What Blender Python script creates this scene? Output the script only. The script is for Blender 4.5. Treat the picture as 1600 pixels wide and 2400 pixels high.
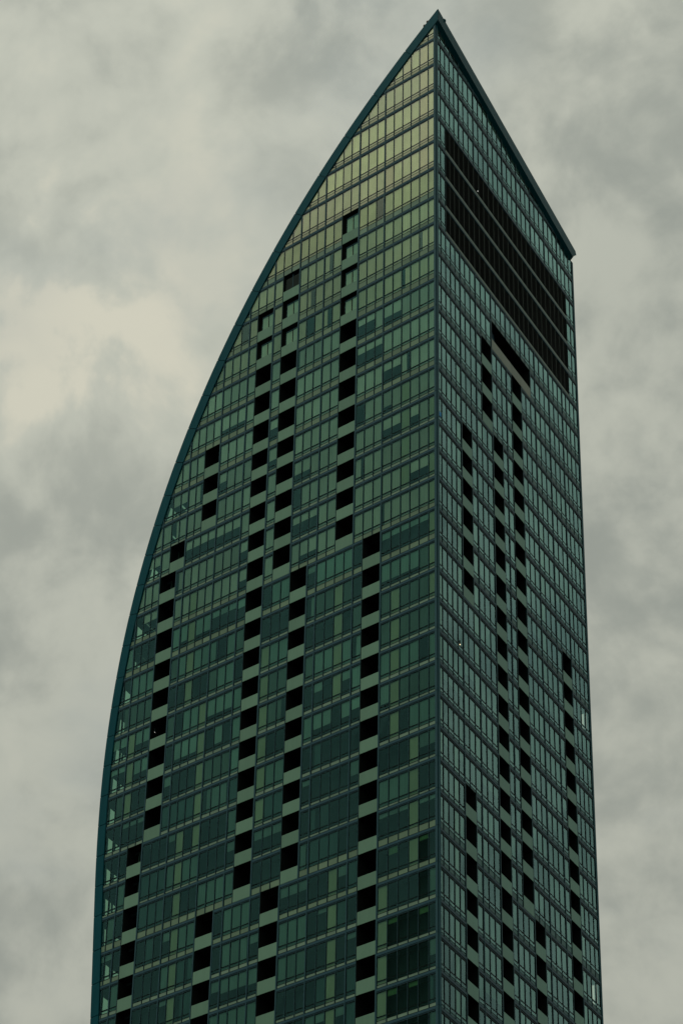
import bpy, math, random
from mathutils import Vector, Matrix
random.seed(7)
sc = bpy.context.scene
for o in list(bpy.data.objects): bpy.data.objects.remove(o)
C = sc.collection

# ------------------------------------------------------------------ camera
BETA = -0.22387217
UR = Vector((math.sin(BETA), math.cos(BETA), 0)); NR = Vector((UR.y, -UR.x, 0))
UL = Vector((-1, 0, 0)); NL = Vector((0, -1, 0))
CAM = Vector((115.4984, -143.4601, 1.7)); F = 6358.54
RX = Vector((0.75915, 0.65069, 0.01741)); RY = Vector((0.35941, -0.44131, 0.82223)); RZ = Vector((-0.5427, 0.61794, 0.56889))
cam = bpy.data.cameras.new('camera'); co = bpy.data.objects.new('camera', cam); C.objects.link(co)
co.matrix_world = Matrix(((RX.x, RY.x, -RZ.x, CAM.x), (RX.y, RY.y, -RZ.y, CAM.y), (RX.z, RY.z, -RZ.z, CAM.z), (0, 0, 0, 1)))
cam.sensor_fit = 'HORIZONTAL'; cam.sensor_width = 36; cam.lens = F / 1600 * 36
cam.clip_start = 1; cam.clip_end = 6000
sc.camera = co
def project(p):
    v = p - CAM; w = v.dot(RZ)
    return 800 + F * v.dot(RX) / w, 1200 - F * v.dot(RY) / w

# ------------------------------------------------------------------ sky and sun
SUN = Vector((-0.16, -0.50, 0.85)).normalized()
w = bpy.data.worlds.new('World'); sc.world = w; w.use_nodes = True
nt = w.node_tree; nt.nodes.clear()
class G:
    def __init__(s, t): s.t = t
    def n(s, k, **kw):
        x = s.t.nodes.new(k)
        for a, b in kw.items(): setattr(x, a, b)
        return x
    def put(s, sock, v):
        if isinstance(v, bpy.types.NodeSocket): s.t.links.new(v, sock)
        else: sock.default_value = v
    def m(s, op, a, b=None, c=None, clamp=False):
        x = s.n('ShaderNodeMath', operation=op, use_clamp=clamp)
        for i, v in enumerate((a, b, c)):
            if v is not None: s.put(x.inputs[i], v)
        return x.outputs[0]
    def vm(s, op, a, b=None, out=0):
        x = s.n('ShaderNodeVectorMath', operation=op)
        s.put(x.inputs[0], a)
        if b is not None: s.put(x.inputs[3] if op == 'SCALE' else x.inputs[1], b)
        return x.outputs[out]
    def mix(s, f, a, b, mode='MIX'):
        x = s.n('ShaderNodeMix', data_type='RGBA', blend_type=mode)
        s.put(x.inputs[0], f); s.put(x.inputs[6], a); s.put(x.inputs[7], b)
        return x.outputs[2]
    def noise(s, vec, scale, det=4, rough=.5, dist=0):
        x = s.n('ShaderNodeTexNoise'); s.put(x.inputs['Vector'], vec)
        x.inputs['Scale'].default_value = scale; x.inputs['Detail'].default_value = det
        x.inputs['Roughness'].default_value = rough; x.inputs['Distortion'].default_value = dist
        return x
    def ramp(s, v, a, b, c=0., d=1.):
        x = s.n('ShaderNodeMapRange', interpolation_type='SMOOTHSTEP'); s.put(x.inputs[0], v)
        for i, q in enumerate((a, b, c, d)): x.inputs[1 + i].default_value = q
        return x.outputs[0]
g = G(nt)
tc = g.n('ShaderNodeTexCoord').outputs['Generated']
sky = g.n('ShaderNodeTexSky', sky_type='NISHITA', sun_disc=False)
sky.sun_elevation = math.asin(SUN.z); sky.sun_rotation = math.atan2(SUN.x, SUN.y); sky.altitude = 100; sky.dust_density = 2.0
sep = g.n('ShaderNodeSeparateXYZ'); nt.links.new(tc, sep.inputs[0])
zz = g.m('ADD', g.m('MAXIMUM', sep.outputs[2], 0.0), 0.12)
com = g.n('ShaderNodeCombineXYZ')
g.put(com.inputs[0], g.m('DIVIDE', sep.outputs[0], zz)); g.put(com.inputs[1], g.m('DIVIDE', sep.outputs[1], zz)); com.inputs[2].default_value = 0.35
deck = com.outputs[0]
big = g.noise(deck, 3.1, 3, .5, .25).outputs['Fac']
wrp = g.vm('ADD', tc, g.vm('SCALE', g.noise(tc, 11., 2, .5).outputs['Color'], .035))
mid = g.noise(wrp, 21., 7, .5, 0.).outputs['Fac']
fine = g.noise(wrp, 62., 7, .52, 0.).outputs['Fac']
v = g.m('ADD', g.m('MULTIPLY', big, .30), g.m('ADD', g.m('MULTIPLY', mid, .50), g.m('MULTIPLY', fine, .20)))
thick = g.ramp(v, .39, .61)                      # 0 = dark heavy cloud, 1 = thin bright cloud
def blob(d, deg):
    D = Vector(d).normalized()
    dt = g.vm('DOT_PRODUCT', tc, tuple(D), 1)
    return g.ramp(dt, math.cos(math.radians(deg)), 1.0)
# breaks in the cloud deck that the photograph shows
wob = g.m('ADD', g.m('MULTIPLY', mid, 1.5), g.m('MULTIPLY', g.m('SUBTRACT', fine, .3), .9))
brk = g.m('MULTIPLY', g.m('ADD', g.m('MULTIPLY', blob((-.588, .507, .630), 3.2), .8), g.m('ADD', g.m('MULTIPLY', blob((-.582, .541, .607), 2.6), .9), g.m('MULTIPLY', blob((-.606, .517, .604), 3.), .8))), g.m('POWER', wob, 2.6))
dark = g.m('MULTIPLY', g.m('ADD', blob((-.545, .490, .680), 2.2), g.m('ADD', blob((-.482, .520, .705), 2.0), blob((-.424, .645, .636), 2.6))), .22)
broad = g.m('MULTIPLY', g.m('ADD', blob((-.56, .51, .65), 7.), g.m('MULTIPLY', blob((-.41, .67, .61), 9.), -.9)), .30)
lum = g.m('ADD', g.m('SUBTRACT', g.m('ADD', thick, g.m('MULTIPLY', brk, .30)), dark), broad)
grey = g.mix(g.ramp(lum, -.55, 1.05), (3.25, 3.48, 3.02, 1), (5.65, 5.78, 4.85, 1))
warm = g.mix(g.ramp(lum, .85, 1.7), grey, (7.0, 6.8, 5.5, 1))
blue = g.mix(g.m('MULTIPLY', g.ramp(g.noise(deck, 5.3, 4, .5).outputs['Fac'], .52, .72), .35), warm, (3.5, 3.95, 3.85, 1))
# brighter cloud around the hidden sun, shaped to brighten reflections in the upper left panes
sd = g.vm('DOT_PRODUCT', tc, tuple(SUN), 1)
aur = g.m('POWER', g.m('MAXIMUM', sd, 0.0), 22.)
cie = g.m('ADD', .56, g.m('MULTIPLY', g.m('MAXIMUM', sep.outputs[2], 0.), .62))
lit = g.vm('SCALE', blue, g.m('MULTIPLY', cie, g.m('ADD', 1., g.m('MULTIPLY', aur, 3.0))))
tot = g.mix(.06, lit, sky.outputs[0])
bg = g.n('ShaderNodeBackground'); nt.links.new(tot, bg.inputs[0]); bg.inputs[1].default_value = .1
wo = g.n('ShaderNodeOutputWorld'); nt.links.new(bg.outputs[0], wo.inputs[0])
sl = bpy.data.lights.new('sun', 'SUN'); sl.energy = .5; sl.angle = math.radians(14); sl.color = (1, .94, .82)
so = bpy.data.objects.new('sun', sl); C.objects.link(so); so.rotation_euler = SUN.to_track_quat('Z', 'Y').to_euler(); so.location = (0, 0, 400)
vs = sc.view_settings; vs.view_transform = 'Standard'; vs.look = 'None'; vs.exposure = 0; vs.gamma = 1; vs.use_curve_mapping = False
sc.cycles.max_bounces = 8; sc.cycles.transparent_max_bounces = 12; sc.cycles.use_denoising = True

# ------------------------------------------------------------------ materials
def mat(name, col, rough=.5, metal=0., spec=.06, var=.12, scale=(.6, .6, .12), attr=False, bump=0., fold=0., stint=(.35, .9, .95)):
    m = bpy.data.materials.new(name); m.use_nodes = True
    g = G(m.node_tree); b = m.node_tree.nodes['Principled BSDF']
    pos = g.n('ShaderNodeNewGeometry').outputs['Position']
    mp = g.vm('MULTIPLY', pos, scale)
    n1 = g.noise(mp, 2.2, 5, .6).outputs['Fac']; n2 = g.noise(pos, 9., 4, .6).outputs['Fac']
    f = g.m('ADD', g.m('MULTIPLY', n1, var * 2), g.m('ADD', 1 - var * 1.25, g.m('MULTIPLY', n2, var * .5)))
    if fold:   # pleats of a hanging blind
        wv = g.n('ShaderNodeTexWave', wave_type='BANDS', bands_direction='X'); g.put(wv.inputs['Vector'], g.vm('MULTIPLY', pos, (1, 1, 0.0)))
        wv.inputs['Scale'].default_value = 1.3; wv.inputs['Distortion'].default_value = 7.; wv.inputs['Detail'].default_value = 2
        f = g.m('MULTIPLY', f, g.m('ADD', 1 - fold, g.m('MULTIPLY', wv.outputs['Fac'], fold * 1.6)))
    if attr:
        a = g.n('ShaderNodeAttribute', attribute_name='tone'); base = a.outputs['Color']
    else:
        base = (*col, 1)
    g.put(b.inputs['Base Color'], g.vm('SCALE', base, f) if not isinstance(base, tuple) else g.vm('SCALE', base[:3], f))
    b.inputs['Metallic'].default_value = metal; b.inputs['Specular IOR Level'].default_value = spec
    b.inputs['Specular Tint'].default_value = (*stint, 1)
    g.put(b.inputs['Roughness'], g.m('ADD', rough - .05, g.m('MULTIPLY', n1, .1)))
    if bump:
        bp = g.n('ShaderNodeBump'); bp.inputs['Strength'].default_value = bump; bp.inputs['Distance'].default_value = .02
        g.put(bp.inputs['Height'], n2); g.put(b.inputs['Normal'], bp.outputs[0])
    return m
def glass(name, tint=(.88, .94, .88), refl=(.32, .82, .79), f0=.036, rough=.03, gz=1.2):
    m = bpy.data.materials.new(name); m.use_nodes = True; t = m.node_tree; t.nodes.clear(); g = G(t)
    pos = g.n('ShaderNodeNewGeometry').outputs['Position']
    bp = g.n('ShaderNodeBump'); bp.inputs['Strength'].default_value = .10; bp.inputs['Distance'].default_value = .02
    g.put(bp.inputs['Height'], g.noise(g.vm('MULTIPLY', pos, (1, 1, .6)), 1.1, 2, .5).outputs['Fac'])
    geo = g.n('ShaderNodeNewGeometry')
    cosi = g.m('ABSOLUTE', g.vm('DOT_PRODUCT', geo.outputs['Incoming'], geo.outputs['Normal'], 1))
    graze = g.m('POWER', g.m('SUBTRACT', 1.0, cosi, clamp=True), 3.8)
    refl_f = g.m('MULTIPLY', g.m('ADD', f0, g.m('MULTIPLY', graze, gz)), g.m('SUBTRACT', 1.0, geo.outputs['Backfacing']))
    gl = g.n('ShaderNodeBsdfGlossy'); gl.inputs['Roughness'].default_value = rough; g.put(gl.inputs['Normal'], bp.outputs[0])
    edge = g.ramp(refl_f, .06, .22)
    g.put(gl.inputs['Color'], g.mix(edge, (*refl, 1), (.58, 1, 1, 1) if refl[0] < .6 else (1, 1, .9, 1)))
    tr = g.n('ShaderNodeBsdfTransparent'); 
    dirt = g.noise(g.vm('MULTIPLY', pos, (1, 1, .25)), 3., 5, .65).outputs['Fac']
    g.put(tr.inputs[0], g.mix(g.m('MULTIPLY', dirt, .35), (*tint, 1), (tint[0] * .75, tint[1] * .8, tint[2] * .78, 1)))
    mx = g.n('ShaderNodeMixShader'); g.put(mx.inputs[0], refl_f); g.put(mx.inputs[1], tr.outputs[0]); g.put(mx.inputs[2], gl.outputs[0])
    o = g.n('ShaderNodeOutputMaterial'); g.put(o.inputs[0], mx.outputs[0])
    return m
M = dict(
    glass=glass('window_glass'),
    low_reflect_glass=glass('low_reflect_glass', (.85, .94, .86), (.3, .8, .7), .010, .03, .35),  # window glass copy with lower reflectivity, darker on the low corner panes
    flank_glass=glass('flank_glass', (.34, .56, .45), (.3, .8, .75), .036),
    crown_glass_low=glass('crown_glass_low', (.92, .95, .87), (.70, .92, .68), .085),  # weaker step of the painted cloud glow
    crown_glass_foot=glass('crown_glass_foot', (.90, .94, .87), (.52, .88, .74), .058),  # faintest step of the painted cloud glow
    crown_glass=glass('crown_glass', (.93, .95, .86), (.86, .95, .66), .13),  # strong warm reflection paints cloud glow on the top left storeys
    frame=mat('dark_gasket', (.006, .012, .011), .55, var=.2),
    alu=mat('blue_grey_aluminium', (.032, .080, .096), .45, 0, .12, .16),
    band=mat('slab_edge_metal', (.032, .080, .104), .45, 0, .12, .2),
    fascia=mat('roof_edge_cladding', (.004, .064, .080), .4, 0, .05, .2),
    spandrel=mat('spandrel_glass', (1, 1, 1), .35, 0, .12, .15, attr=True),
    parapet=mat('parapet_glass', (1, 1, 1), .4, 0, .1, .13, attr=True),
    blind=mat('fabric_blind', (1, 1, 1), .85, 0, .2, .18, attr=True, fold=.07),
    crown_panel=mat('painted_cloud_reflection', (1, 1, 1), .6, 0, .1, .34, (.22, .22, .16), attr=True),  # pale blotches painted as bright cloud reflected in the upper left panes
    blank=mat('blank_panel', (1, 1, 1), .7, 0, .06, .10, attr=True),
    room=mat('dark_interior', (.016, .034, .036), .8, var=.3),
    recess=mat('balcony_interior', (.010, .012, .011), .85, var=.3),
    louvre=mat('louvre_blade', (.014, .019, .016), .6, 0, .06, .25),
    rail=mat('louvre_rail', (.055, .074, .064), .5, 0, .06),
    concrete=mat('concrete_slab', (.12, .13, .12), .85, var=.2),
    asphalt=mat('asphalt', (.05, .05, .05), .9, var=.25, scale=(.05, .05, .05), bump=.3),
    bolt=mat('rusty_bracket', (.10, .06, .04), .7),
    sticker=mat('blue_film', (.05, .30, .62), .4),
)
def lampmat(name, col, s):
    m = bpy.data.materials.new(name); m.use_nodes = True; b = m.node_tree.nodes['Principled BSDF']
    b.inputs['Emission Color'].default_value = (*col, 1); b.inputs['Emission Strength'].default_value = s
    b.inputs['Base Color'].default_value = (*col, 1); return m

# ------------------------------------------------------------------ mesh helpers
class MB:
    def __init__(s): s.v = []; s.f = []; s.mi = []; s.mats = []; s.tone = []
    def mid(s, m):
        if m not in s.mats: s.mats.append(m)
        return s.mats.index(m)
    def faces(s, vs, fs, m, tone=(1, 1, 1)):
        o = len(s.v); s.v += [tuple(q) for q in vs]; s.tone += [tone] * len(vs); i = s.mid(m)
        for f in fs: s.f.append([a + o for a in f]); s.mi.append(i)
    def prism(s, face, poly, n0, n1, m, tone=(1, 1, 1), jit=0.):
        """poly in (d, z) of the wall plane, extruded from depth n0 (inside) to n1 (outside)"""
        k = len(poly)
        if k < 3: return
        js = [random.uniform(-jit, jit) for _ in poly] if jit else [0] * k
        vs = [W(face, d, z, n0) for d, z in poly] + [W(face, d, z, n1 + j) for (d, z), j in zip(poly, js)]
        fs = [list(range(k)), list(range(k, 2 * k))[::-1]] + [[i, k + i, k + (i + 1) % k, (i + 1) % k] for i in range(k)]
        a = sum(poly[i][0] * poly[(i + 1) % k][1] - poly[(i + 1) % k][0] * poly[i][1] for i in range(k))
        if (a > 0) == (face == 'L'): fs = [f[::-1] for f in fs]
        s.faces(vs, [f[::-1] for f in fs], m, tone)
    def rect(s, face, d0, d1, z0, z1, n0, n1, m, tone=(1, 1, 1), jit=0., cut=True):
        p = [(d0, z0), (d1, z0), (d1, z1), (d0, z1)]
        if cut: p = clip(face, p)
        if p and area(p) > .004: s.prism(face, p, n0, n1, m, tone, jit); return p
        return None
    def build(s, name, parent=None, kind=None):
        if not s.v: return None
        me = bpy.data.meshes.new(name); me.from_pydata(s.v, [], s.f)
        for m in s.mats: me.materials.append(m)
        me.polygons.foreach_set('material_index', s.mi)
        a = me.color_attributes.new('tone', 'FLOAT_COLOR', 'POINT')
        a.data.foreach_set('color', [c for t in s.tone for c in (*t, 1.)])
        me.update()
        o = bpy.data.objects.new(name, me); C.objects.link(o)
        if parent: o.parent = parent
        if kind: o['kind'] = kind
        return o
def W(face, d, z, n=0.):
    u, nn = (UL, NL) if face == 'L' else (UR, NR)
    return u * d + nn * n + Vector((0, 0, z))
def area(p): return abs(sum(p[i][0] * p[(i + 1) % len(p)][1] - p[(i + 1) % len(p)][0] * p[i][1] for i in range(len(p)))) / 2
def half(p, a, b, c):                            # keep a*d + b*z <= c
    out = []
    for i in range(len(p)):
        q, r = p[i], p[(i + 1) % len(p)]
        x, y = a * q[0] + b * q[1] - c, a * r[0] + b * r[1] - c
        if x <= 0: out.append(q)
        if x * y < 0:
            t = x / (x - y); out.append((q[0] + t * (r[0] - q[0]), q[1] + t * (r[1] - q[1])))
    return out

# ------------------------------------------------------------------ tower geometry
ZG = 101.7
Z = [183.534, 180.297, 177.062, 173.891, 170.676, 167.445, 163.958, 160.877, 157.622, 154.359, 151.184, 147.935, 144.722, 141.81, 138.885, 135.94, 133.024, 129.914, 126.721, 123.813, 120.894, 117.97, 114.987, 112.097, 109.112, 106.205, 103.342, 100.1, 97.009, 94.016, 91.103, 88.193, 85.229]
J0 = -7
while len(Z) < 36: Z.append(Z[-1] - 2.93)
JEND = J0 + len(Z) - 1                           # storeys J0-1 .. JEND-1 are built in full
def seam(j): return Z[j - J0] if j >= J0 else Z[0] + 3.24 * (J0 - j)
ML = [0.0, 0.93, 1.95, 2.96, 3.97, 5.0, 6.05, 7.02, 8.08, 9.1, 10.14, 11.15, 12.16, 13.22, 14.25, 15.24, 16.22, 17.28, 18.3, 19.34, 20.34, 21.35, 22.33, 23.37, 24.36, 25.38, 26.34, 27.29, 28.21, 29.12, 30.07, 31.03, 32.1, 33.0, 33.9, 34.81, 35.75, 36.7]
MR = [0.0, 1.02, 1.97, 2.93, 3.88, 4.85, 5.88, 6.96, 8.05, 9.15, 10.23, 11.32, 12.4, 13.48, 14.52, 15.63, 16.71, 17.78, 18.84, 19.9, 20.97, 22.06, 23.14, 24.25, 25.35, 26.39, 27.42, 28.35, 29.29, 30.29, 31.15]
WR = 31.47
KEY = [-1.56721, -1.24109, -2.38768, -13.8484, -14.4869, 33.4843]
def outer(z):
    z -= ZG
    if z < 4: return outer(4 + ZG) + (z - 4) * .055
    t = (z - 40) / 45; r = 0
    for c in KEY: r = r * t + c
    return r
def slope(z): return (outer(z + .05) - outer(z - .05)) / .1
def thickness(z): return .92 + .23 * min(1, max(0, (z - ZG - 20) / 30))
def inner_pt(z):                                 # point of the inner edge belonging to outer height z
    s = slope(z); l = math.hypot(1, s); t = thickness(z)
    return outer(z) - t / l, z + t * s / l
ZTOP = 85.2 + ZG
curve_z = [ZTOP + 3 - i * .75 for i in range(int((ZTOP + 3) / .75))]
INN = [inner_pt(z) for z in curve_z]             # from the top down
def soffit(d): return 83.5 + ZG - .184 * d
def clip(face, p):
    if face == 'R': return half(p, .184, 1, 83.5 + ZG)
    z0 = min(q[1] for q in p); z1 = max(q[1] for q in p)
    p = half(p, 0, 1, 83.5 + ZG) if z1 > 83.5 + ZG else p
    for (d0, a), (d1, b) in zip(INN, INN[1:]):
        if b > z1 + .5 or a < z0 - .5 or not p: continue
        # inside lies left of the segment when walking down
        p = half(p, (a - b), (d1 - d0), (a - b) * d0 + (d1 - d0) * a)
    return p
def inner_d(z):
    for (d0, a), (d1, b) in zip(INN, INN[1:]):
        if a >= z >= b: return d0 + (d1 - d0) * (a - z) / (a - b)
    return 0.

tower = bpy.data.objects.new('glass_tower', None); C.objects.link(tower); tower.location = (0, 0, 0)
tower['label'] = 'tall green glass tower with curved sail-shaped roof edge and stacked recessed balconies'
tower['category'] = 'tower'

# balconies: storey, first and last mullion, kind
BL = []
def stack(face, c0, c1, js, kind='open'):
    for j in js: BL.append((face, j, c0, c1, kind))
stack('L', 9, 11, range(-2, 2), 'window'); stack('L', 9, 11, range(2, 10))
stack('L', 16, 18, [-1], 'louvre'); stack('L', 16, 18, (0, 1), 'window'); stack('L', 16, 18, range(2, 10))
stack('L', 19, 21, (0, 1), 'window'); stack('L', 19, 21, range(2, 20))
stack('L', 25, 27, range(4, 7)); stack('L', 29, 31, [7]); stack('L', 30, 32, range(8, 17)); stack('L', 32, 34, range(17, JEND))
stack('L', 14, 16, range(10, 20)); stack('L', 6, 8, range(10, JEND)); stack('L', 23, 25, range(20, JEND)); stack('L', 16, 18, range(20, JEND))
stack('R', 9, 11, range(2, 5)); stack('R', 11, 19, [1], 'long'); stack('R', 15, 17, range(2, 20)); stack('R', 5, 7, range(6, 12))
stack('R', 11, 13, range(5, JEND)); stack('R', 24, 26, range(10, JEND)); stack('R', 5, 7, range(18, JEND)); stack('R', 17, 19, range(20, JEND))
occ = {}
for f, j, a, b, k in BL:
    for c in range(a, b): occ[(f, j, c)] = k
def louvred(f, j, c): return f == 'R' and -4 <= j <= -1 and 2 <= c < 28
TH = {'L': lambda j: {6, 9, 13, 16 if j < 10 or j > 19 else 14, 19, 22, 25, 29, 32, 35} if j >= -2 else {6, 9, 13, 16, 19},
      'R': lambda j: {5, 8, 11, 14, 17, 20, 23, 26}}
COLS = {'L': ML, 'R': MR}
POST = {'L': .26, 'R': .42}
GAP = {'L': .052, 'R': .078}
def heights(j, face='L'):
    zt, zb = seam(j), seam(j + 1); k = 1.0 if face == 'L' else 1.35
    ph = (1.92 if j >= -1 else 2.14) - (.05 if face == 'R' else 0)
    band_b = zt - .23                            # underside of the slab edge
    head_b = band_b - .16 * k
    tr = head_b - ph                             # transom top
    sill_t = tr - .075 * k
    sill_b = sill_t - .25
    return zt, band_b, head_b, tr, sill_t, sill_b, sill_b - .035 * k, zb + .03 * k, zb

def runs(face, j, stop=lambda f, j, c: (f, j, c) in occ):
    """stretches of columns without a balcony"""
    cols = COLS[face]; out = []; a = None
    for c in range(len(cols) - 1):
        if stop(face, j, c):
            if a is not None: out.append((a, c)); a = None
        elif a is None: a = c
    if a is not None: out.append((a, len(cols) - 1))
    return out
def xd(face, c, side):                           # clear edge of column line c
    if c == 0: return POST[face]
    return COLS[face][c]
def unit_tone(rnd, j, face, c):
    """what shows behind the glass of one flat, painted cloud glow included: (cover fraction, tone) or None"""
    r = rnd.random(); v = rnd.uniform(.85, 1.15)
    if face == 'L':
        side = 1.12 if c < 6 else .96 if c < 9 else .84  # painted glow is strongest near the corner
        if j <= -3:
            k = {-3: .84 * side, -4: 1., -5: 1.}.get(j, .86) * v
            return 1., (.72 * k, .78 * k, .46 * k)  # pale tone paints the reflected cloud on the top storeys
        if j == -2: k = side * v; return 1., (.54 * k, .58 * k, .36 * k)  # painted cloud reflection fading downwards
        if j <= 1: k = (1., .88, .80)[j + 1] * v * side; return 1., (.50 * k, .50 * k, .335 * k)  # last fading storeys of the painted cloud reflection
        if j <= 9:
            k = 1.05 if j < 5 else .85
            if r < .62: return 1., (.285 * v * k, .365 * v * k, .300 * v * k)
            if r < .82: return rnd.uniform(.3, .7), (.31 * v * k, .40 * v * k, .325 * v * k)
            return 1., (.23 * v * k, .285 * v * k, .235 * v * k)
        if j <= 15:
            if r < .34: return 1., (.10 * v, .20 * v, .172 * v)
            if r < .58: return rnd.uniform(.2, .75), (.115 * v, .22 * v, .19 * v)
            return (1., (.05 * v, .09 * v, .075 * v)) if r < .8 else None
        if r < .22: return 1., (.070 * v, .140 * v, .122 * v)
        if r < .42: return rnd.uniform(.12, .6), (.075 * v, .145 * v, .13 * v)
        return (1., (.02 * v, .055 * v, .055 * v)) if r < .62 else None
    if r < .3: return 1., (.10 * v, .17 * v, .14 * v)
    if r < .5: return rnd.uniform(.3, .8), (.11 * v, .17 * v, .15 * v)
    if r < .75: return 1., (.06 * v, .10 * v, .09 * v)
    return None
BEIGE = {('L', 27): list(range(9, 13)) + list(range(17, 24)), ('L', 25): range(13, 18), ('L', 34): (13, 14, 15), ('L', 18): range(12, 18), ('L', 10): list(range(11, 15)) + list(range(20, 25)),
         ('L', 4): range(12, 17), ('L', 5): range(21, 28), ('L', 2): range(17, 21), ('L', 0): range(6, 13), ('L', 3): range(5, 9), ('R', 4): range(4, 12), ('R', 7): range(9, 17), ('R', 20): range(2, 12), ('R', 3): range(17, 26), ('R', 26): range(17, 24), ('R', 0): range(11, 18)}

OPEN = {j: random.Random(j + 50).choice((1.0, 1.2, 1.9, 2.2)) for j in range(2, JEND) if random.Random(j + 9).random() < (.16 if j < 9 else .5)}
def pane_glass(face, j, c=9):
    if face == 'L' and ((j >= 22 and 1 <= c < 5) or (j in (20, 21) and 1 <= c < 2)): return M['low_reflect_glass']
    if face == 'R' or j > 0: return M['glass']
    return M['crown_glass'] if j <= -3 else M['crown_glass_low'] if j == -2 else M['crown_glass_foot']  # painted cloud glow in three steps, strongest at the top
panes = []; sills = []; spans = []               # (score, builder arguments)
def score(face, p, z=None):
    q = [project(W(face, d, z)) for d, z in p]
    if all(x < 0 or x > 1600 or y < 0 or y > 2400 for x, y in q): return 0
    return area(q)
G_ = M['glass']
rest = {k: MB() for k in ('glass_panes', 'sill_panes', 'spandrel_panels', 'blinds_and_painted_glow')}
for face in 'LR':
    cols = COLS[face]
    for j in range(J0 - 1, JEND):
        zt, bb, hb, tr, st, sb, gt, gb, zb = heights(j, face)
        rnd = random.Random(j * 97 + ord(face)); cur = None
        tall = seam(j) - seam(j + 1) - 2.9 > .15 and j >= -1
        for c in range(len(cols) - 1):
            if c == 0 or c in TH[face](j) or rnd.random() < .12: cur = unit_tone(rnd, j, face, c)
            if (face, j, c) in occ or louvred(face, j, c): continue
            d0 = (cols[c] + GAP[face]) if c else POST[face] + .02
            d1 = (cols[c + 1] - GAP[face]) if c + 1 < len(cols) else cols[c + 1]
            p = clip(face, [(d0, tr), (d1, tr), (d1, hb), (d0, hb)])
            lo = clip(face, [(d0, sb), (d1, sb), (d1, st), (d0, st)])
            sp = clip(face, [(d0, gb), (d1, gb), (d1, gt), (d0, gt)])
            see = face == 'L' and j in OPEN and cols[c] > inner_d(min(zt, 183)) - OPEN[j]
            fullb = None
            u = cur
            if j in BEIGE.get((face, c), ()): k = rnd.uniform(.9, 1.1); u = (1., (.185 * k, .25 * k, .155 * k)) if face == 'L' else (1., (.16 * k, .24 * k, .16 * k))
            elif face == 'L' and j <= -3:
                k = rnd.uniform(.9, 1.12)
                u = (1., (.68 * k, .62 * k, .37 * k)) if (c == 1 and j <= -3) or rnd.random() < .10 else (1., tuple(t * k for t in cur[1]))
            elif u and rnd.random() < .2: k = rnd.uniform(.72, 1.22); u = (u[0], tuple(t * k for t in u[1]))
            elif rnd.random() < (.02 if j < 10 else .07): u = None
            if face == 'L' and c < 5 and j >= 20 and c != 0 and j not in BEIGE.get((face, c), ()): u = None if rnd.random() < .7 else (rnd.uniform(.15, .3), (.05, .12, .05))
            if see: u = None
            blind = None; isb = j in BEIGE.get((face, c), ())
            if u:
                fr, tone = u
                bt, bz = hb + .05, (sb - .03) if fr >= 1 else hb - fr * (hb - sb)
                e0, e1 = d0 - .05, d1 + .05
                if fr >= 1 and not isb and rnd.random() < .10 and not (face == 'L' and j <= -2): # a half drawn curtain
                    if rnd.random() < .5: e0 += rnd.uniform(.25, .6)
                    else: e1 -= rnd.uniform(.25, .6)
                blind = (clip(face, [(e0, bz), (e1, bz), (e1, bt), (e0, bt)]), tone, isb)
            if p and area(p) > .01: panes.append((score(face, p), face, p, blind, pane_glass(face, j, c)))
            if lo and area(lo) > .01: sills.append((score(face, lo), face, lo, pane_glass(face, j, c)))
            if sp and area(sp) > .01 and gt > gb:
                k = rnd.uniform(.85, 1.15)
                t = (.18 * k, .27 * k, .195 * k) if not tall else (.155 * k, .235 * k, .155 * k)
                if face == 'L' and j <= -3: t = (.42 * k, .44 * k, .29 * k)
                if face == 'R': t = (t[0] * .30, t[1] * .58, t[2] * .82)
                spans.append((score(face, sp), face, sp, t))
def emit(lst, one, many, fn, n=300):
    lst.sort(key=lambda a: -a[0])
    for i, a in enumerate(lst):
        if i < n and a[0] > 0:
            mb = MB(); fn(mb, a); o = mb.build(one, tower)
            yield a, o
        else:
            fn(rest[many], a); yield a, None
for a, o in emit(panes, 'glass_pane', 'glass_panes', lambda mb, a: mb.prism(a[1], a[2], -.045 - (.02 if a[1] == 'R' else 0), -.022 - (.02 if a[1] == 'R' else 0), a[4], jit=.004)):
    if a[3]:
        mb = MB() if o else rest['blinds_and_painted_glow']
        mb.prism(a[1], a[3][0], -.10, -.08, M['crown_panel'] if a[4] in (M['crown_glass'], M['crown_glass_low']) else M['blank'] if a[3][2] else M['blind'], a[3][1])  # top left panes get the panel with the painted cloud reflection
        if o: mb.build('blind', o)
for a, o in emit(sills, 'sill_pane', 'sill_panes', lambda mb, a: mb.prism(a[1], a[2], -.044, -.021, a[3], jit=.0018)): pass
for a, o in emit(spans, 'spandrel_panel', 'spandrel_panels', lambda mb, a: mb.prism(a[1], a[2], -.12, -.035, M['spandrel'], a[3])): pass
for k, mb in rest.items(): mb.build(k, tower, 'stuff')

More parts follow.
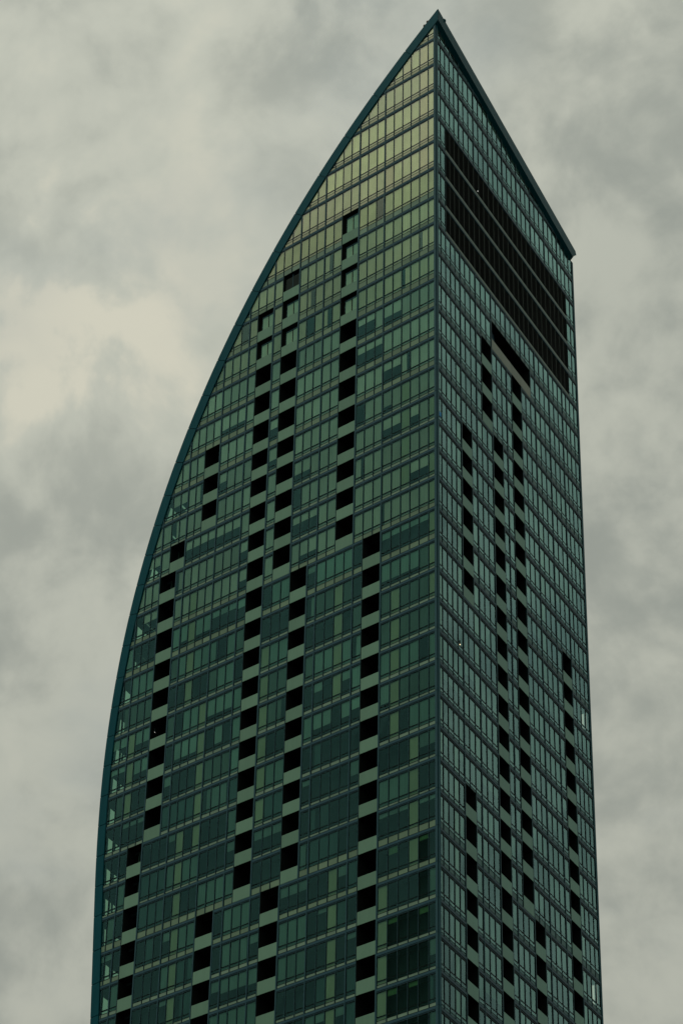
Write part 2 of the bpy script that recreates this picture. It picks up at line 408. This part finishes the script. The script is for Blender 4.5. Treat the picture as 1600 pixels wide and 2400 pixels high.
# slab edges, head rails, transoms, rooms, partitions
room = MB()
for face in 'LR':
    cols = COLS[face]
    for j in range(J0 - 1, JEND):
        zt, bb, hb, tr, st, sb, gt, gb, zb = heights(j, face)
        if face == 'L' and j == J0 - 1: zt = 84.0 + ZG
        for a, b in runs(face, j):
            e0, e1 = xd(face, a, 0), cols[b]
            mb = MB(); mb.rect(face, e0, e1, bb, zt - .03, -.95, .012, M['band']); mb.build('slab_edge', tower)
        for a, b in runs(face, j, lambda f, j, c: (f, j, c) in occ or louvred(f, j, c)):
            e0, e1 = xd(face, a, 0), cols[b]
            mb = MB()
            mb.rect(face, e0, e1, hb, hb + (.065 if face == 'L' else .09), -.13, -.008, M['frame'])
            mb.rect(face, e0, e1, hb + (.065 if face == 'L' else .09), hb + (.1 if face == 'L' else .12), -.14, -.002, M['alu']); mb.rect(face, e0, e1, hb + (.1 if face == 'L' else .12), bb + .01, -.135, -.02, M['frame'])
            mb.build('head_rail', tower)
            mb = MB()
            mb.rect(face, e0, e1, st, tr, -.13, -.006, M['frame']); mb.rect(face, e0, e1, gt, sb, -.125, -.018, M['frame'])
            mb.rect(face, e0, e1, zb - .03, gb, -.128, -.010, M['frame'])
            mb.build('transom', tower)
            far = e1
            if face == 'L' and j >= 2: far = min(e1, inner_d(zb) - 3.1)
            if face == 'R' and b == len(cols) - 1 and j not in (11, 20, 21) and soffit(31.3) - .1 > zb:
                zt = min(zt, soffit(31.3) - .1)
                v = [W('R', WR - .1, zb - .1, -.05), W('R', WR - .1, zb - .1, -1.), W('R', WR - .1, zt, -1.), W('R', WR - .1, zt, -.05)]
                room.faces([q for q in v] + [q - UR * .06 for q in v], [[0, 1, 2, 3], [7, 6, 5, 4], [0, 4, 5, 1], [1, 5, 6, 2], [2, 6, 7, 3], [3, 7, 4, 0]], M['room'])
            if far > e0: room.rect(face, 1.19 if a == 0 else e0, far, zb - .1, zt, -.98, -.92, M['room'])
    # vertical runs between balconies
    for c in range(1, len(cols)):
        j = J0 - 1
        while j < JEND:
            def solid(j): return ((face, j, c) in occ and (face, j, c - 1) in occ) or (louvred(face, j, c) and louvred(face, j, c - 1))
            if solid(j): j += 1; continue
            k = j
            th = c in TH[face](j)
            while k < JEND and not solid(k) and (c in TH[face](k)) == th: k += 1
            d = cols[c]; z1 = (seam(j) if j >= J0 else 84.6 + ZG); z0 = seam(k)
            mb = MB(); h = (.08 if th else .05) if face == 'L' else (.105 if th else .076)
            mb.rect(face, d - h, d + h, z0, z1, -.16, -.014, M['frame'])
            if th: mb.rect(face, d - .02, d + .075, z0, z1, -.1, .03, M['alu'])
            else: mb.rect(face, d + .010, d + .042, z0, z1, -.1, .006, M['alu'])
            mb.build('mullion', tower)
            j = k
room.build('interior', tower, 'stuff')

# louvred plant storeys on the right-hand face
for j in range(-4, 0):
    zt, bb, hb, tr, st, sb, gt, gb, zb = heights(j)
    for c in range(2, 28):
        mb = MB(); d0, d1 = MR[c] + .05, MR[c + 1] - .05; n = 13; h = (bb - .05 - zb - .12) / n
        for i in range(n):
            z = zb + .1 + i * h
            vs = [W('R', d0, z, -.03), W('R', d1, z, -.03), W('R', d1, z + h * .8, -.2), W('R', d0, z + h * .8, -.2), W('R', d0, z + h * .2, -.03), W('R', d1, z + h * .2, -.03), W('R', d1, z + h, -.2), W('R', d0, z + h, -.2)]
            mb.faces(vs, [[0, 1, 2, 3], [7, 6, 5, 4], [0, 4, 5, 1], [3, 2, 6, 7]], M['louvre'])
        mb.rect('R', d0, d1, zb, bb, -.34, -.3, M['recess'])
        mb.rect('R', MR[c + 1] - .03, MR[c + 1] + .015, zb + .1, bb, -.1, -.015, M['rail'])
        mb.build('louvre_panel', tower)
    mb = MB(); mb.rect('R', MR[2], MR[28], zb + .03, zb + .24, -.1, .004, M['spandrel'], (.13, .20, .155), cut=False)
    mb.build('louvre_sill', tower)

# balconies
pr = random.Random(3)
for f, j, a, b, kind in BL:
    cols = COLS[f]; d0, d1 = cols[a] + .06, cols[b] - .06
    zt, zb = seam(j), seam(j + 1); z1 = zt - .02
    deep = -.36 if kind in ('window', 'louvre') else -1.9
    if f == 'L' and inner_d(zt) < d1: d1 = min(d1, inner_d(zt) - .1)
    mb = MB(); R_ = M['recess']
    q = lambda d, z, n: W(f, d, z, n)
    mb.faces([q(d0, zb, deep), q(d1, zb, deep), q(d1, z1, deep), q(d0, z1, deep)], [[0, 1, 2, 3]], R_)
    mb.faces([q(d0, zb, 0), q(d0, zb, deep), q(d0, z1, deep), q(d0, z1, 0)], [[0, 1, 2, 3]], R_)
    mb.faces([q(d1, zb, 0), q(d1, zb, deep), q(d1, z1, deep), q(d1, z1, 0)], [[0, 1, 2, 3]], R_)
    mb.faces([q(d0, z1, 0), q(d1, z1, 0), q(d1, z1, deep), q(d0, z1, deep)], [[0, 1, 2, 3]], R_)
    mb.faces([q(d0, zb + .03, 0), q(d1, zb + .03, 0), q(d1, zb + .03, deep), q(d0, zb + .03, deep)], [[0, 1, 2, 3]], M['concrete'])
    o = mb.build('balcony', tower)
    h = 1.13
    n = 4 if kind == 'long' else 1
    for i in range(n):
        e0 = d0 + (d1 - d0) * i / n + .012; e1 = d0 + (d1 - d0) * (i + 1) / n - .012
        k = pr.uniform(.9, 1.1); t = (.145 * k, .262 * k, .185 * k) if f == 'L' else (.145 * k, .295 * k, .232 * k)
        if kind == 'long': t = (.21 * k, .25 * k, .20 * k)
        mb = MB(); mb.rect(f, e0, e1, zb + .0, zb + h, -.04, .02, M['parapet'], t); mb.build('parapet', o)
    mb = MB(); mb.rect(f, d1, cols[b] + .055, zb, zt, -.12, .02, M['alu']) if f == 'R' else mb.rect(f, cols[a] - .055, d0, zb, zt, -.12, .02, M['alu'])
    mb.build('jamb', o)
    if kind == 'window':
        mb = MB(); w0 = d0 + .12; w1 = d1 - .3; mid = (w0 + w1) / 2
        for x0, x1 in ((w0, mid - .07), (mid + .07, w1)):
            mb.rect(f, x0, x1, zb + .4, zt - .44, deep + .06, deep + .09, G_); mb.rect(f, x0, x1, zb + .4, zt - .44, deep + .02, deep + .03, M['blind'], (.40, .48, .36))
        mb.build('balcony_window', o)
        mb = MB(); mb.rect(f, w0, w1, zt - .40, zt - .33, deep + .02, deep + .1, M['alu']); mb.build('head_rail', o)
    if kind == 'louvre':
        for i in range(9):
            z = zb + 1.15 + i * .18
            mb = MB(); mb.rect(f, d0 + .1, d1 - .1, z, z + .07, deep + .03, deep + .16, M['rail']); mb.build('louvre_blade', o)
        mb = MB(); mb.rect(f, (d0 + d1) / 2 - .03, (d0 + d1) / 2 + .03, zb + 1.1, zt - .1, deep + .17, deep + .2, M['alu']); mb.build('louvre_post', o)
    if kind == 'long':
        mb = MB(); x = d0 + (d1 - d0) * .22; mb.rect(f, x - .25, x + .25, zb, zt - .02, -1.2, -.7, M['band']); mb.build('column', o)

# corner post and far post, one length per storey
def post(name, pts, z0, z1, m):
    mb = MB(); k = len(pts)
    vs = [Vector((x, y, z0)) for x, y in pts] + [Vector((x, y, z1)) for x, y in pts]
    mb.faces(vs, [list(range(k))[::-1], list(range(k, 2 * k))] + [[i, (i + 1) % k, k + (i + 1) % k, k + i] for i in range(k)], m)
    return mb.build(name, tower)
def P2(f, d, n): p = W(f, d, 0, n); return (p.x, p.y)
cbt = math.cos(BETA)
cl = .05
for j in range(J0 - 1, JEND):
    z1 = seam(j) if j >= J0 else 83.9 + ZG
    z0 = seam(j + 1) + .03
    # the left leaf, the right leaf, and a dark joint between them
    post('corner_post', [P2('L', .26, .03), P2('L', .26, -.2), P2('L', .03, -.2), P2('L', .03, .03)], z0, z1, M['alu'])
    zr = min(z1, soffit(.3))
    post('corner_post', [P2('R', .03, .03), P2('R', .03, -.2), P2('R', .42, -.2), P2('R', .42, .03)], z0, zr, M['fascia'])
    zr = min(z1, soffit(31.3))
    if zr > z0: post('end_post', [P2('R', 31.15, .03), P2('R', 31.15, -.3), P2('R', WR, -.3), P2('R', WR, .03)], z0, zr, M['fascia'])
post('corner_core', [P2('L', .3, -.03), P2('L', .3, -.25), P2('R', .5, -.25), P2('R', .5, -.03), (0, 0)], seam(JEND), 83.6 + ZG, M['frame'])

# curved roof slab: cross-section swept back along the right-hand face
K = .187
top_z = [ZTOP - i * .8 for i in range(int((ZTOP - seam(2)) / .8) + 2)]
sec_o = [(outer(z), z) for z in top_z]; sec_i = [inner_pt(z) for z in top_z]
sec_o = [(-.27, 85.13 + ZG)] + [q for q in sec_o if q[0] > -.2]
sec_i = [(-.27, 83.72 + ZG), (0, soffit(0))] + [q for q in sec_i if q[0] > .1 and q[1] < soffit(0) - .03]
def sweep(d, z, t): return UL * d + UR * t + Vector((0, 0, z - K * t))
mb = MB()
n = min(len(sec_o), len(sec_i)); sec_o, sec_i = sec_o[:n], sec_i[:n]
t0, t1 = -.02, WR + .25
vs = [sweep(*q, t0) for q in sec_o] + [sweep(*q, t0) for q in sec_i] + [sweep(*q, t1 + .15) for q in sec_o] + [sweep(*q, t1 - .75) for q in sec_i]
fs = []
for i in range(n - 1):
    fs += [[i, i + 1, 2 * n + i + 1, 2 * n + i], [n + i, 3 * n + i, 3 * n + i + 1, n + i + 1], [i, n + i, n + i + 1, i + 1], [2 * n + i, 2 * n + i + 1, 3 * n + i + 1, 3 * n + i]]
fs += [[0, 2 * n, 3 * n, n], [n - 1, 2 * n - 1, 4 * n - 1, 3 * n - 1]]
mb.faces(vs, fs, M['fascia']); mb.build('roof', tower)
# cladding panels along the curved edge, jointed at every storey
js = list(range(J0, JEND + 1)); cuts = [ZTOP + .35] + [seam(j) + .35 for j in js]
for ci, (za, zb_) in enumerate(zip(cuts, cuts[1:])):
    za -= .03; zb_ += .03; k = 6
    zs = [za + (zb_ - za) * i / k for i in range(k + 1)]
    if ci == 0: zs = [z for z in zs if outer(z) > -.1]
    po = [(outer(z), z) for z in zs]; pi = [inner_pt(z) for z in zs]
    if ci == 0:
        po = [(-.33, 85.2 + ZG)] + po; pi = [(-.33, 83.77 + ZG), (0., soffit(0) - .0)] + [q for q in pi if q[0] > .1 and q[1] < soffit(0)]
    mb = MB(); mb.prism('L', po + pi[::-1], -.3 if ci else -.03, .08, M['fascia']); mb.build('edge_panel', tower)
# cladding panels along the right-hand roof edge
xs = [-.11 + (WR + .44) * i / 9 for i in range(10)]
for i, (a, b) in enumerate(zip(xs, xs[1:])):
    zt = lambda t: 85.2 + ZG - K * t; zbm = lambda t: 83.77 + ZG - K * t
    e = b - .02
    p = [(a, zbm(a)), (e - (.95 if i == 8 else 0), zbm(e - (.95 if i == 8 else 0))), (e, zt(e) - (.35 if i == 8 else 0)), (e - (.2 if i == 8 else .0), zt(e - (.2 if i == 8 else 0))), (a, zt(a))]
    mb = MB(); mb.prism('R', p, .26, .325, M['fascia']); mb.build('edge_panel', tower)

# glazed flank beyond the curved edge: slabs, spandrels and panes that show through the last windows
sl_ = MB(); gl_ = MB()
for j in range(2, JEND):
    zt, zb = seam(j), seam(j + 1)
    e = inner_d(zb); p0 = inner_d(zb) - 3.1
    mb = MB()
    a, b = W('L', p0, 0, -.95), W('L', inner_d(zt) + .1, 0, -.95)
    back = UR * 9
    for z0, z1 in ((zt - .30, zt - .05),):
        v = [W('L', p0, z0, -.9), W('L', inner_d(zt) - .1, z0, -.9), W('L', inner_d(zt) - .1, z0, -.9) + back, W('L', p0, z0, -.9) + back]
        v += [q + Vector((0, 0, z1 - z0)) for q in v]
        mb.faces(v, [[3, 2, 1, 0], [4, 5, 6, 7], [0, 1, 5, 4], [1, 2, 6, 5], [2, 3, 7, 6], [3, 0, 4, 7]], M['room'])
    v = [W('L', p0, zb - .1, -.95), W('L', p0, zb - .1, -.95) + back, W('L', p0, zt, -.95) + back, W('L', p0, zt, -.95)]
    v += [q + UL * -.1 for q in v]
    mb.faces(v, [[0, 1, 2, 3], [7, 6, 5, 4], [0, 3, 7, 4], [1, 5, 6, 2]], M['blind'], (.05, .10, .08))
    # spandrel of the flank and posts
    o0, o1 = outer(zb + .35) - .5, outer(zb - .25) - .5
    v = [W('L', o0, zb + .42, -.3), W('L', o1, zb - .3, -.3), W('L', o1 + .2, zb - .3, -.3), W('L', o0 + .2, zb + .42, -.3)]
    v += [q + back for q in v]
    mb.faces(v, [[0, 1, 2, 3], [7, 6, 5, 4], [0, 4, 5, 1], [1, 5, 6, 2], [2, 6, 7, 3], [3, 7, 4, 0]], M['room'])
    for t in (.9, 2.1, 3.9, 5.4, 8.4):
        o0, o1 = outer(zb) - .45, outer(zt) - .45
        v = [W('L', o0, zb, 0) + UR * t, W('L', o0, zb, 0) + UR * (t + .16), W('L', o1, zt, 0) + UR * (t + .16), W('L', o1, zt, 0) + UR * t]
        v += [q + UL * .14 for q in v]
        mb.faces(v, [[0, 1, 2, 3], [7, 6, 5, 4], [0, 4, 5, 1], [1, 5, 6, 2], [2, 6, 7, 3], [3, 7, 4, 0]], M['frame'])
    mb.build('flank_storey', tower)
    gz = [W('L', outer(zb + .4) - .40, zb + .4, -.3), W('L', outer(zt - .3) - .40, zt - .3, -.3)]
    mb = MB(); v = [gz[0], gz[0] + back, gz[1] + back, gz[1]]; mb.faces(v, [[0, 1, 2, 3]], M['flank_glass']); mb.build('flank_pane', tower)

# plain storeys below the picture, down to the street
mb = MB()
zc = seam(JEND) - .05
dl = inner_d(zc) - .1
foot = [P2('L', dl, -.1), P2('L', .0, -.1), P2('R', WR, -.1), (P2('R', WR, -.1)[0] - dl, P2('R', WR, -.1)[1])]
vs = [Vector((x, y, .1)) for x, y in foot] + [Vector((x, y, zc)) for x, y in foot]
mb.faces(vs, [[0, 1, 2, 3], [7, 6, 5, 4]] + [[i, 4 + i, 4 + (i + 1) % 4, (i + 1) % 4] for i in range(4)], M['room'])
z = zc
while z > 3:
    mb.rect('L', 0.1, dl, z - .9, z, -.2, -.02, M['band'], cut=False); mb.rect('R', .1, WR, z - .9, z, -.2, -.02, M['band'], cut=False)
    mb.rect('L', 0.1, dl, z - 2.93, z - .9, -.18, -.05, M['spandrel'], (.05, .09, .08), cut=False); mb.rect('R', .1, WR, z - 2.93, z - .9, -.18, -.05, M['spandrel'], (.05, .09, .08), cut=False)
    z -= 2.93
mb.build('lower_storeys', tower, 'stuff')

# ------------------------------------------------------------------ small things
def box(name, c, s, m, parent=None):
    mb = MB(); x, y, z = s
    v = [Vector(c) + Vector((sx * x, sy * y, sz * z)) for sz in (-1, 1) for sx, sy in ((-1, -1), (1, -1), (1, 1), (-1, 1))]
    mb.faces(v, [[3, 2, 1, 0], [4, 5, 6, 7], [0, 1, 5, 4], [1, 2, 6, 5], [2, 3, 7, 6], [3, 0, 4, 7]], m)
    return mb.build(name, parent)
for d in (1.0, 1.38):
    z = ZTOP - (d + .32) / 1.37
    box('roof_bracket', W('L', d, z + .16, -.05), (.09, .09, .12), M['bolt'], tower)
p = sweep(-.27, 85.13 + ZG, 1.35) + NR * .02
box('roof_bracket', p + Vector((0, 0, .05)), (.12, .12, .13), M['fascia'], tower)
def lamp(name, p, r, col, s, label):
    mb = MB(); vs = []; fs = []
    for i in range(5):
        for k in range(8):
            a = math.pi * (i + .5) / 5; b = math.tau * k / 8
            vs.append(p + Vector((math.sin(a) * math.cos(b), math.sin(a) * math.sin(b), math.cos(a))) * r)
    for i in range(4):
        for k in range(8): fs.append([i * 8 + k, i * 8 + (k + 1) % 8, (i + 1) * 8 + (k + 1) % 8, (i + 1) * 8 + k])
    fs += [list(range(8))[::-1], list(range(32, 40))]
    mb.faces(vs, fs, lampmat(name + '_glow', col, s)); o = mb.build(name)
    # small ceiling rose the lamp hangs from
    st = MB(); q = p + Vector((0, 0, r + .05)); h = .03
    v = [q + Vector((sx * h, sy * h, sz)) for sz in (-.06, .3) for sx, sy in ((-1, -1), (1, -1), (1, 1), (-1, 1))]
    st.faces(v, [[3, 2, 1, 0], [4, 5, 6, 7], [0, 1, 5, 4], [1, 2, 6, 5], [2, 3, 7, 6], [3, 0, 4, 7]], M['frame']); st.build('stem', o)
    o['label'] = label; o['category'] = 'lamp'
lamp('louvre_lamp', W('R', 8.68, 69.40 + ZG, .10), .04, (1, 1, .95), .9, 'tiny white lit lamp among the dark louvres of the upper right face')
lamp('window_lamp', W('R', 4.19, 16.95 + ZG, -.02), .05, (1, .85, .5), 1.6, 'tiny warm lit lamp low in a window of the narrow right face')
lamp('balcony_lamp', W('L', 31.66, 18.1 + ZG, -.15), .03, (1, 1, .95), .9, 'tiny white lit lamp inside a dark balcony near the curved edge')
mb = MB(); mb.rect('R', .50, .92, 37.75 + ZG, 38.3 + ZG, -.046, -.04, M['sticker']); mb.build('window_film', tower)

# ------------------------------------------------------------------ ground
mb = MB(); S = 3000
mb.faces([(-S, -S, 0), (S, -S, 0), (S, S, 0), (-S, S, 0)], [[0, 1, 2, 3]], M['asphalt'])
gr = mb.build('ground'); gr['kind'] = 'structure'
